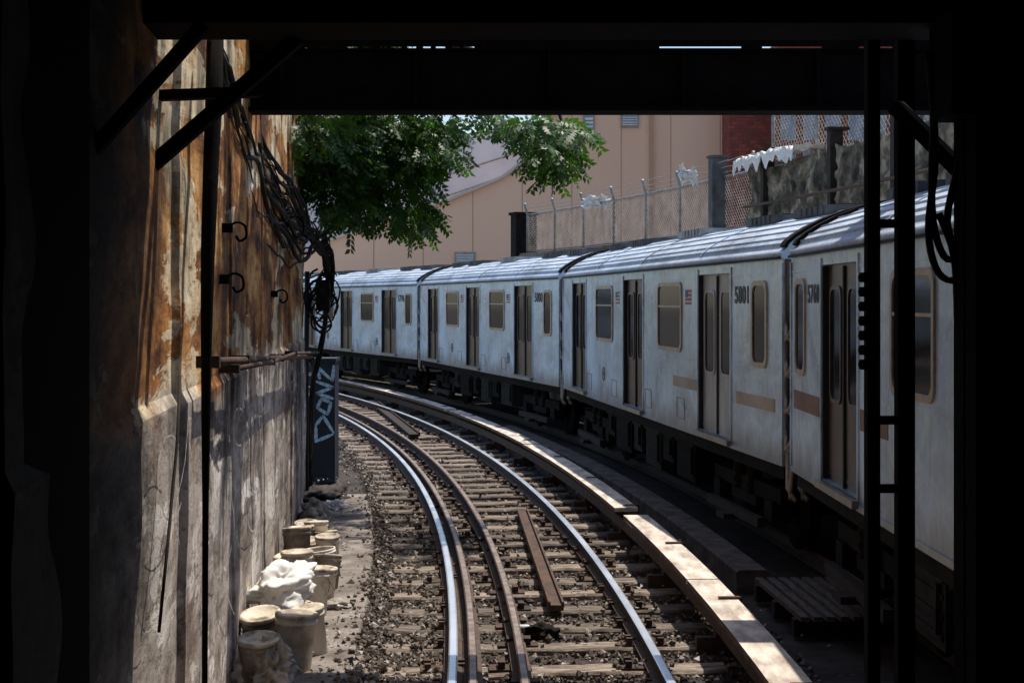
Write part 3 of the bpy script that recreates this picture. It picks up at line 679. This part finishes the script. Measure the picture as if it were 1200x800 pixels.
    g=MB(); g.box(-.2,L+.2,-.12,.12,.62,.82); g.build('coupler',M['under'],root)
    g=MB(); g.box(.1,L-.1,-1.1,1.1,.88,.995); g.box(.1,L-.1,W-.12,W-.04,.86,.99); g.build('underframe',M['under'],root)
    rnd=random.Random(idx)
    for (a,b,z0) in ((.29,.36,.38),(.375,.42,.5),(.43,.5,.34),(.52,.56,.45),(.575,.66,.36),(.67,.71,.5)):
        g=MB(); x0,x1=S2(a,b); g.box(x0,x1,.55,1.22,z0,.88); g.box(x0-.02,x1+.02,.5,1.25,.82,.86)
        for q in range(3): g.box(x0+.04,x1-.04,1.22,1.235,z0+.06+q*.13,z0+.1+q*.13)
        g.box(x0+.08,x0+.12,1.22,1.26,z0+.1,.8)
        g.build('equipment_box',M['paleunder'] if rnd.random()<.5 else M['under'],root)
    for cx in (S(.165),S(.835)):
        bg=empty('bogie',(cx,0,0)); bg.parent=root
        for sy in (-1,1):
            g=MB(); yy=sy*1.0
            g.box(-1.25,1.25,yy-.07,yy+.07,.5,.66); g.box(-.45,.45,yy-.09,yy+.09,.38,.5); g.box(-1.1,-.85,yy-.1,yy+.12,.3,.52); g.box(.85,1.1,yy-.1,yy+.12,.3,.52)
            for q in (-.25,.25): g.lathe([(.0,.5),(.08,.5),(.06,.55),(.09,.6),(.06,.65),(.09,.7),(.06,.76),(.09,.82),(0,.82)],(q,yy+sy*.05,0),10)
            g.build('side_frame',M['under'],bg)
        for ax in (-.975,.975):
            g=MB()
            for sy in (-.75,.75): g.lathe([(.06,-.07),(.38,-.07),(.4,-.05),(.4,.02),(.43,.04),(.43,.06),(.1,.07),(.06,.07)],(ax,sy,.43),28,axis='y')
            g.tube([(ax,-1.1,.43),(ax,1.1,.43)],.07,10); g.build('wheelset',M['under'],bg)
        g=MB(); g.box(-1.0,1.0,1.16,1.24,.24,.34); g.box(-.15,.15,1.2,1.36,.2,.26); g.build('contact_shoe',M['drust'],bg)
    return root
RT=98.05
phs=[.0657-.1343]+[.0657+.1343*i for i in range(0,6)]
def place(root,pa,pb,flip):
    A=arc(RT,pa);B=arc(RT,pb); d=(B-A); le=d.length; u=d/le; st_=A+u*(le-L)/2
    root.location=(st_.x,st_.y,0); root.rotation_euler=(0,0,math.atan2(u.y,u.x))
cars=[(1,True,'5760','nearest silver subway car, partly behind the black post pair, numbered 5760'),
(2,False,'5801','second silver subway car from the viewer, numbered 5801 with tan patches'),
(3,False,'5800','third silver subway car, middle of the curve beyond the one numbered 5801'),
(4,False,'5796','fourth silver subway car, farthest whole one on the curve'),
(5,False,'5795','fifth silver subway car, mostly hidden behind the case and cables')]
for i,(idx,fl,num,lb) in enumerate(cars):
    c=make_car(fl,idx,num,idx==2); place(c,phs[i],phs[i+1],fl); tag(c,lb,'train car','subway cars coupled in one train')
# ---------------------------------------------------------------- right retaining wall, fence
RW=100.5
t=empty('retaining_wall',arc(RW,.1,-.22))
g=MB(); g.sweep([(0,-.22),(.6,-.22),(.6,3.98),(-.04,3.98),(-.04,3.86),(0,3.86)],RW,-.25,phY(RW,42.8),1); par(g.build('wall_face',M['rwall']),t)
g=MB(); g.sweep([(0,-.22),(.6,-.22),(.6,3.3),(0,3.3)],RW,phY(RW,42.8),.62,1); par(g.build('low_wall',M['rwall']),t)
g=MB(); vs=[];fs=[]
n1,n2=260,22; pa,pb=-.1,phY(RW,27.6)
for i in range(n1+1):
    ph=pa+(pb-pa)*i/n1
    for j in range(n2+1):
        z=3.99+1.08*j/n2; p=arc(RW,ph,z); dr=.09+.08*noise.noise(p*2.5)+.06*noise.noise(p*6)+(.03 if int((ph*RW)/.6+(j//5)*.5)%2 else 0)
        if j==n2: p.z+=.12*noise.noise(p*1.5)+.07*noise.noise(p*6)
        vs.append(arc(RW-dr,ph,p.z))
for i in range(n1):
    for j in range(n2):
        a=i*(n2+1)+j; fs.append((a,a+n2+1,a+n2+2,a+1))
g.add(vs,fs); g.sweep([(-.02,4.0),(.45,4.0),(.45,4.95),(-.02,4.95)],RW,pa,pb,1); par(g.build('parapet',M['stone']),t)
for Y in (18.5,21,23.5,26.6):
    ph=phY(RW,Y); g=MB(); m_=Matrix.Translation(arc(RW,ph))@Matrix.Rotation(ph,4,'Z'); g.box(-.22,.0,-.07,.07,3.99,5.35,0,m_); g.box(-.26,.1,-.1,.1,5.35,5.4,0,m_); par(g.build('pilaster',M['drust']),t)
ph=phY(RW,29.6); g=MB(); m_=Matrix.Translation(arc(RW,ph))@Matrix.Rotation(ph,4,'Z'); g.box(-.12,.2,-.12,.12,3.99,5.5,0,m_); g.box(-.15,.23,-.15,.15,5.5,5.55,0,m_); par(g.build('pilaster',M['grey']),t)
g=MB(); g.tube([arc(RW-.3,phY(RW,12+i*.9),4.35) for i in range(18)],.03,6); par(g.build('handrail',M['rust']),t)
tag(t,'curving dark retaining wall with rough stone parapet behind the train','wall')
def fence(Ya,Yb,z0,h,label,step,arms=True,R=RW+.15,wr=.006):
    pa,pb=phY(R,Ya),phY(R,Yb); t=empty('chain_link_fence',arc(R,pa,z0)); Ln=(pb-pa)*R
    n=int(Ln/2.0)
    for i in range(n+1):
        ph=pa+(pb-pa)*i/n; g=MB(); g.tube([arc(R,ph,z0),arc(R,ph,z0+h)]+([arc(R-.2,ph-.003,z0+h+.3)] if arms else []),.035,8)
        par(g.build('post',M['galv']),t)
    for z in (z0+h,z0+.05):
        g=MB(); g.tube([arc(R,pa+(pb-pa)*i/30,z) for i in range(31)],.024,6); par(g.build('rail',M['galv']),t)
    if arms:
        for q in (.3,.6,.95):
            g=MB(); g.tube([arc(R-.2*q,pa+(pb-pa)*i/60-.003*q,z0+h+.3*q-.02*abs(math.sin(i))) for i in range(61)],.007,4); par(g.build('barbed_wire',M['galv']),t)
    g=MB(); s=-h
    def q(s,z): return arc(R,pa+s/R,z0+z)
    while s<Ln:
        for d in (1,-1):
            (x0,y0),(x1,y1)=((s,0),(s+h,h)) if d>0 else ((s,h),(s+h,0))
            if x1<=.02: continue
            if x0<0: y0=y0+(y1-y0)*(-x0)/(x1-x0); x0=0
            if x1>Ln: y1=y0+(y1-y0)*(Ln-x0)/(x1-x0); x1=Ln
            if x1>x0+.01: g.tube([q(x0,y0),q(x1,y1)],wr,3,caps=False)
        s+=step
    par(g.build('wire_mesh',M['wire']),t)
    tag(t,label,'fence')
fence(27.8,42.6,3.99,1.12,'galvanised chain link fence with angled barbed wire arms before the tan building',.12)
fence(17,27.4,5.1,1.3,'chain link fence standing on top of the dark stone parapet',.13,False,RW+.3)
ph=phY(RW,42.9); g=MB(); m_=Matrix.Translation(arc(RW,ph))@Matrix.Rotation(ph,4,'Z'); g.box(-.15,.5,-.22,.22,3.3,5.12,0,m_); g.box(-.2,.55,-.27,.27,5.12,5.2,0,m_)
tag(g.build('end_pier',M['under']),'dark pier at the far end of the chain link fence','pier')
def lump(name,c,s,m_,label,cat,seed=0,sub=4,amp=.35,fr=2.2,flat=-.5,fine=1):
    bm=bmesh.new(); bmesh.ops.create_icosphere(bm,subdivisions=sub,radius=1)
    for v in bm.verts:
        p=v.co.copy(); n_=noise.noise(p*fr+Vector((seed,0,0))); n2=abs(noise.noise(p*fr*1.8+Vector((0,seed,3)))); n3=abs(noise.noise(p*fr*4+Vector((0,seed,3))))
        p*=1+amp*n_-amp*.7*n2*fine-amp*.25*n3*fine
        if p.z<flat: p.z=flat+(p.z-flat)*.1
        v.co=Vector((p.x*s[0],p.y*s[1],(p.z-flat)*s[2]))
    me=bpy.data.meshes.new(name); bm.to_mesh(me); bm.free(); me.materials.append(m_)
    for f in me.polygons: f.use_smooth=True
    o=bpy.data.objects.new(name,me); C.objects.link(o); o.location=c; tag(o,label,cat); return o
g=MB(); vs=[];fs=[]; na,nb=60,20; pA,pB=phY(RW,24.9),phY(RW,27.9)
for i in range(na+1):
    ph=pA+(pB-pA)*i/na; ed=.5+.9*noise.noise(Vector((i*.21,2,7))); hz=.12*noise.noise(Vector((i*.13,9,2)))+.06*noise.noise(Vector((i*.5,9,2)))
    for j in range(nb+1):
        u=j/nb; s_=u*1.0
        dr=.4-s_ if s_<.68 else -.28-.02*math.sin(s_*9)
        z=5.26+hz-(0 if s_<.68 else (s_-.68)*(.25+.8*ed))
        w_=.06*noise.noise(Vector((i*.35,u*6,1)))+.03*noise.noise(Vector((i*.9,u*15,1)))
        vs.append(arc(RW+dr-abs(w_)*.6,ph,z+w_+.02))
for i in range(na):
    for j in range(nb):
        a=i*(nb+1)+j; fs.append((a,a+nb+1,a+nb+2,a+1))
g.add(vs,fs,0,False); tag(g.build('plastic_sheet',M['bag']),'white crumpled plastic sheet draped over the end of the stone parapet','plastic sheet')
def scrap(c,w,h,seed,label):
    g=MB(); vs=[];fs=[]; n_=14
    for i in range(n_+1):
        for j in range(n_+1):
            u=i/n_-.5; v=j/n_-.5; q=Vector((u*3+seed,v*3,seed))
            ex=1+.5*noise.noise(Vector((seed,j*.5,1))); 
            vs.append(c+Vector((u*w*ex,u*.2*w+.1*noise.noise(q*2),v*h*(1+.6*noise.noise(Vector((i*.5,seed,2))))+.12*noise.noise(q)-.25*u*h)))
    for i in range(n_):
        for j in range(n_):
            a=i*(n_+1)+j; fs.append((a,a+1,a+n_+2,a+n_+1))
    g.add(vs,fs,0,False); tag(g.build('plastic_bag',M['bag']),label,'plastic bag')
scrap(P(700,238,37.2),.75,.3,5,'white torn plastic bag caught on the chain link fence')
scrap(P(806,205,30.7),.4,.3,8,'white plastic scrap on the fence beside the grey pilaster')
# ---------------------------------------------------------------- buildings
YB=62
t=empty('tan_building',(0,YB,-.2))
ol=[(355,360),(355,294),(395,278),(520,237),(588,208),(612,190),(650,120),(662,60),(853,60),(853,360)]
pts=[P(x,y,YB) for x,y in ol]; k=len(pts)
for p in pts:
    if p.z<2.7: p.z=-.2
g=MB(); vs=pts+[p+Vector((0,12,0)) for p in pts]; g.add(vs,[tuple(range(k)),tuple(range(2*k-1,k-1,-1))]+[(i,(i+1)%k,k+(i+1)%k,k+i) for i in range(k)]); par(g.build('wall',M['tan']),t)
g=MB()
def topz(px):
    for (a,b_) in zip(ol[1:-2],ol[2:-1]):
        if a[0]<=px<=b_[0] and b_[0]>a[0]: return P(px,a[1]+(b_[1]-a[1])*(px-a[0])/(b_[0]-a[0]),YB).z
    return 3
for px in range(380,850,58):
    X=P(px,0,YB).x; g.box(X-.02,X+.02,YB-.012,YB-.002,-.2,topz(px)-.05)
par(g.build('panel_joints',M['tan2']),t)
g=MB(); X=P(763,0,YB).x; g.box(X-.07,X+.07,YB-.2,YB-.02,-.2,13); par(g.build('downpipe',M['tan2']),t)
g=MB(); kk=[P(x,y,YB-.1) for x,y in ol[1:8]]
for a,b_ in zip(kk,kk[1:]): g.bar(a,b_,.3,.12)
par(g.build('coping',M['coping']),t)
for (x,y,w,h) in ((690,150,9,26),(738,139,17,17),(545,303,20,11)):
    a=P(x-w/2,y+h/2,YB); b_=P(x+w/2,y-h/2,YB); g=MB(); g.box(a.x-.08,b_.x+.08,YB-.08,YB-.01,a.z-.08,b_.z+.08); wn=par(g.build('window',M['frame']),t)
    g=MB(); n_=6
    for i in range(n_): z=a.z+(b_.z-a.z)*i/n_; g.hexa([Vector(q) for q in ((a.x,YB-.16,z),(b_.x,YB-.16,z),(b_.x,YB-.09,z+.04),(a.x,YB-.09,z+.04),(a.x,YB-.16,z+.03),(b_.x,YB-.16,z+.03),(b_.x,YB-.09,z+(b_.z-a.z)/n_*.7),(a.x,YB-.09,z+(b_.z-a.z)/n_*.7))])
    lo=g.build('louver',M['louver']); lo.parent=wn
tag(t,'large tan clad building with sloping roofline behind the train','building')
Y2=80; t=empty('grey_building',(-2,Y2,-.2)); g=MB()
ol2=[(250,360),(250,200),(430,196),(515,160),(590,152),(700,148),(700,360)]; pts=[P(x,y,Y2) for x,y in ol2]
for p in pts:
    if p.z<2.8: p.z=-.2
k=len(pts); g.add(pts+[p+Vector((0,10,0)) for p in pts],[tuple(range(k)),tuple(range(2*k-1,k-1,-1))]+[(i,(i+1)%k,k+(i+1)%k,k+i) for i in range(k)]); par(g.build('wall',M['pale']),t)
g=MB()
for (x0,y0,x1,y1) in ((430,236,640,168),(430,262,640,190)): a=P(x0,y0,Y2-.03); b_=P(x1,y1,Y2-.03); g.bar(a,b_,.05,.06)
par(g.build('panel_joints',M['galv']),t); 
for x in (300,340,380):
    a=P(x,235,Y2); g=MB(); g.box(a.x-.6,a.x+.6,Y2-.06,Y2-.01,a.z,a.z+1.2); par(g.build('window',M['bglass']),t)
tag(t,'pale grey building seen above the sloping roofline and through the leaves','building')
t=empty('brick_building',(7.9,60,-.2)); a=P(853,0,60).x+.05; b_=P(907,0,60).x
g=MB(); g.box(a,b_,60,64,-.2,12); par(g.build('wall',M['brick']),t); g=MB(); g.box(a-.1,b_+.1,59.9,64.1,12,12.3); par(g.build('parapet',M['pale']),t)
tag(t,'narrow red brick building behind the stone parapet','building')
t=empty('glass_building',(13,58,-.2)); a=P(912,0,58).x; b_=P(1150,0,58).x
g=MB(); g.box(a,b_,58.1,66,-.2,13); par(g.build('wall',M['brick']),t)
for i in range(9):
    for j in range(6):
        x=a+.1+i*.9; g=MB(); g.box(x,x+.62,58.03,58.09,1+j*2,2.6+j*2); par(g.build('window',M['bglass']),t)
tag(t,'brick building with a grid of blue-grey windows behind the upper fence','building')
# ---------------------------------------------------------------- tree
t=empty('tree',(-4.6,20.5,-.2))
g=MB(); g.tube([(-4.6,20.5,-.2),(-4.5,20.4,2.5),(-4.1,20.3,4.8),(-3.6,20.2,6.5),(-3.0,20,8.5)],[.22,.19,.16,.12,.06],10)
brs=[[(-4.1,20.3,4.6),(-3.0,20,5.2),(-1.8,20,5.0),(-1.2,20,4.4)],[(-4.3,20.3,4.2),(-3.0,19.3,4.8),(-2.4,19,4.2)],[(-3.9,20.3,5.3),(-2.2,19.6,6.1),(-.6,19,5.9),(.4,18.4,5.3),(.7,18.2,4.6)],[(-3.6,20.2,6.2),(-1.9,17.8,6.1),(-1.4,14.5,6.0),(-1.1,11.8,5.9)],[(-3,20,5.2),(-1.6,20.3,5.6),(-.7,20.2,5.1)]]
for b_ in brs: g.tube(spline([Vector(q) for q in b_],3),[.07-.055*i/((len(b_)-1)*3) for i in range((len(b_)-1)*3+1)],6)
par(g.build('trunk',M['bark']),t)
g=MB()
def frond(c,d,Lf):
    d=d.normalized(); p=c.copy()
    n_=6
    side=d.cross(Vector((0,0,1)))
    if side.length<.1: side=Vector((1,0,0))
    side.normalize(); roll=random.uniform(-1.2,1.2)
    for i in range(n_):
        p=p+d*Lf/n_; d=(d+Vector((0,0,-.09))).normalized()
        up=side.cross(d)
        sd=(side*math.cos(roll)+up*math.sin(roll))
        for s_ in (-1,1):
            w=sd*s_; ll=Lf*random.uniform(.26,.4)*(1-.4*abs(i/n_-.4)); ld=(w+d*.5+Vector((0,0,-.3+random.uniform(-.3,.2)))).normalized()
            wn=ld.cross(sd.cross(d)).normalized()*ll*.25
            g.add([p,p+ld*ll*.4+wn,p+ld*ll,p+ld*ll*.4-wn],[(0,1,2),(0,2,3)])
    g.add([c,c+Vector((0,0,.006)),p],[(0,1,2)])
cl=[(385,160,19,46,42,300),(435,150,20,56,32,300),(400,198,19.5,40,42,230),(465,195,20,42,42,240),(480,250,20,26,22,100),(415,245,19.5,22,22,60),(365,150,18,25,30,100),(515,148,20,30,18,80),(532,180,20,14,12,14),(495,170,20,28,28,80),(632,146,18,30,18,110),(644,178,18,18,28,90),(680,152,18,16,9,22),(590,135,18.6,26,8,16),(500,95,20,160,28,240),(385,235,19.5,16,14,22)]
for (x,y,Y,rx,ry,n_) in cl:
    for i in range(n_):
        while True:
            u,v,w=[random.uniform(-1,1) for _ in range(3)]
            if u*u+v*v+w*w<1: break
        c=P(x+u*rx,y+v*ry,Y+w*.9); frond(c,Vector((u+random.uniform(-.5,.7),w+random.uniform(-.6,.4),random.uniform(-.7,.1))),random.uniform(.22,.42))
for i in range(150):
    u,v,w=[random.gauss(0,.5) for _ in range(3)]; frond(Vector((-2.8+u*2,19+v*1.5,7.5+max(w,-1))),Vector((u,v,random.uniform(-.5,.2))),random.uniform(.3,.5))
for i in range(620):  # unseen leaf strip added overhead to cast the dark band on the wall
    Yb=random.uniform(10.8,20.5); k_=noise.noise(Vector((Yb*.9,4,4)))
    xw=WX(Yb-SY*3.2)+SX*3.2
    c=Vector((xw+random.gauss(0,.15)+.22*k_,Yb,5.9+random.gauss(0,.14))); frond(c,Vector((random.uniform(-1,1),random.uniform(-1,1),random.uniform(-.3,.2))),random.uniform(.2,.36))
par(g.build('crown',M['leaf']),t)
tag(t,'leafy green tree with feathery drooping leaves hanging above the wall end','tree')
# ---------------------------------------------------------------- buckets
def bucket_proto(bm_,lid=True):
    r=empty('bucket'); g=MB()
    g.lathe([(0,0),(.118,0),(.122,.01),(.14,.3),(.148,.302),(.148,.325),(.141,.327),(.145,.34),(.147,.355),(.138,.358),(.134,.34),(.118,.02),(0,.02)],n=24); g.build('pail',bm_,r)
    if lid:
        g=MB(); g.lathe([(0,.355),(.11,.358),(.124,.37),(.146,.372),(.152,.366),(.152,.345),(.149,.345)],n=24); g.build('lid',M['lid'],r)
    else:
        g=MB(); g.lathe([(0,.27),(.13,.275)],n=20); g.build('contents',M['bed'],r)
    g=MB(); g.tube([(.15*math.cos(a),.15*math.sin(a)-.02*math.sin(a),.31-.17*math.sin(a)) for a in [PI*i/12 for i in range(13)]],.004,5); g.build('handle',M['galv'],r)
    return r
pr=[bucket_proto(M['bucket']),bucket_proto(M['dbucket']),bucket_proto(M['bucket'],False)]
bk=[(341,785,0,'lidded cream bucket at the very front of the nearer cluster',1.05),(364,765,0,'lidded pale bucket, rightmost of the nearer cluster',.95),(303,775,1,'dirty grey bucket at the left of the nearer cluster, against the wall',1.05),(322,757,0,'lidded bucket standing behind the white lid pair in the nearer cluster',1),(347,748,1,'dirty bucket half behind the rightmost bucket of the nearer cluster',.95),(300,800,1,'dirty bucket at the lower left corner of the nearer cluster',1),
(372,677,2,'open white bucket standing tallest in the farther cluster',1.2),(366,722,0,'cream bucket at the near edge of the farther cluster, right of the sack',1.05),(376,708,0,'lidded bucket right of the sack, second from the near edge',1),(352,695,0,'lidded bucket directly behind the white sack',1),(345,680,0,'lidded bucket against the wall behind the sack',1),(343,664,1,'dirty bucket against the wall in the middle of the farther cluster',1),(384,690,1,'dirty bucket at the right edge of the farther cluster beside the walkway',.9),(358,659,0,'lidded bucket behind the open white bucket',.95),(388,664,0,'small lidded bucket on the right side of the farther cluster',.85),(349,648,1,'dirty bucket next to the wall at the far end of the cluster',.95),(368,644,0,'lidded bucket in the rearmost row, centre',.9),(384,646,0,'lidded bucket in the rearmost row, nearest the rail',.85),(357,636,1,'farthest dirty bucket, beside the wall litter',.9),
(325,738,1,'dirty bucket carrying the near end of the white sack',.95),(338,720,0,'lidded bucket under the far end of the white sack',.9)]
used=set()
for (x,y,v,lb,s_) in bk:
    o=copy_tree(pr[v]) if v in used else pr[v]; used.add(v)
    o.location=G(x+random.uniform(-4,4),y,-.13); o.location.x=max(o.location.x,WX(o.location.y)+.22); o.rotation_euler=(random.uniform(-.17,.17),random.uniform(-.17,.17),random.uniform(0,6.3)); o.scale=(s_,s_,s_*random.uniform(.65,1.1))
    tag(o,lb,'bucket','buckets left along the foot of the wall')
sk_=lump('white_sack',P(328,706,11.6),(.2,.36,.2),M['bag'],'bulging white sack slumped over the buckets by the wall','sack',2,5,.5,1.7,-.6,.9); sk_.rotation_euler=(.15,.35,-.5)
lump('cloth_heap',G(318,806,-.15)+Vector((0,0,.02)),(.17,.16,.22),M['dbag'],'heap of soiled pale cloth in front of the nearest buckets','cloth',4,5,.5,2.4)
lump('plastic_bag',G(370,612,-.15),(.2,.3,.2),M['dbag'],'grey crumpled plastic bag at the wall end below the blue case','plastic bag',9,4,.6,2)
lump('plastic_bag',G(284,806,-.15)+Vector((0,.1,0)),(.12,.14,.14),M['bag'],'small white bag at the lower left foot of the wall','plastic bag',12,4,.6,2)
lump('plastic_bag',G(392,598,-.15),(.12,.2,.1),M['bag'],'small pale bag on the rubble just right of the blue case','plastic bag',22,4,.6,2)
lump('rag',G(394,712,-.12),(.13,.1,.05),M['dbag'],'flat soiled rag lying on the walkway beside the buckets','rag',31,4,.6,2)
lump('rag',G(632,747,-.15),(.17,.12,.08),M['under'],'dark rag lying on the sleepers right of the guard rail','rag',15,4,.6,2)
lump('rubble_heap',G(380,590,-.2),(.35,.7,.16),M['bed'],'small heap of dark rubble in front of the blue case','rubble',19,4,.6,2.6)
g=MB(); c=G(618,742,-.13); g.lathe([(0,-.12),(.035,-.12),(.037,-.1),(.037,.05),(.025,.08),(.012,.1),(.012,.125),(0,.125)],c+Vector((0,0,.04)),14,axis='x'); tag(g.build('bottle',M['galv']),'empty bottle lying on a sleeper between guard rail and outer rail','bottle')
# ---------------------------------------------------------------- light, camera
sv=Vector((SX,SY,1)).normalized()
sun=bpy.data.lights.new('sun','SUN'); sun.energy=5; sun.angle=math.radians(.5); sun.color=(1,.93,.82)
so=bpy.data.objects.new('sun',sun); C.objects.link(so); so.rotation_euler=sv.to_track_quat('Z','Y').to_euler(); so.location=(10,10,30)
w=bpy.data.worlds.new('World'); bpy.context.scene.world=w; w.use_nodes=True; nt=w.node_tree
sk=nt.nodes.new('ShaderNodeTexSky'); sk.sky_type='NISHITA'; sk.sun_disc=False; sk.sun_elevation=math.asin(sv.z); sk.sun_rotation=math.atan2(sv.x,sv.y)
nt.links.new(sk.outputs[0],nt.nodes['Background'].inputs[0]); nt.nodes['Background'].inputs[1].default_value=.15
cam=bpy.data.cameras.new('camera'); co=bpy.data.objects.new('camera',cam); C.objects.link(co); co.location=(0,0,CZ); co.rotation_euler=(PI/2,0,0)
cam.sensor_width=36; cam.lens=F*36/1200; cam.shift_y=-48/1200; cam.clip_end=1500; cam.clip_start=.05
bpy.context.scene.camera=co
s=bpy.context.scene; s.view_settings.view_transform='Standard'; s.view_settings.look='None'; s.view_settings.exposure=0
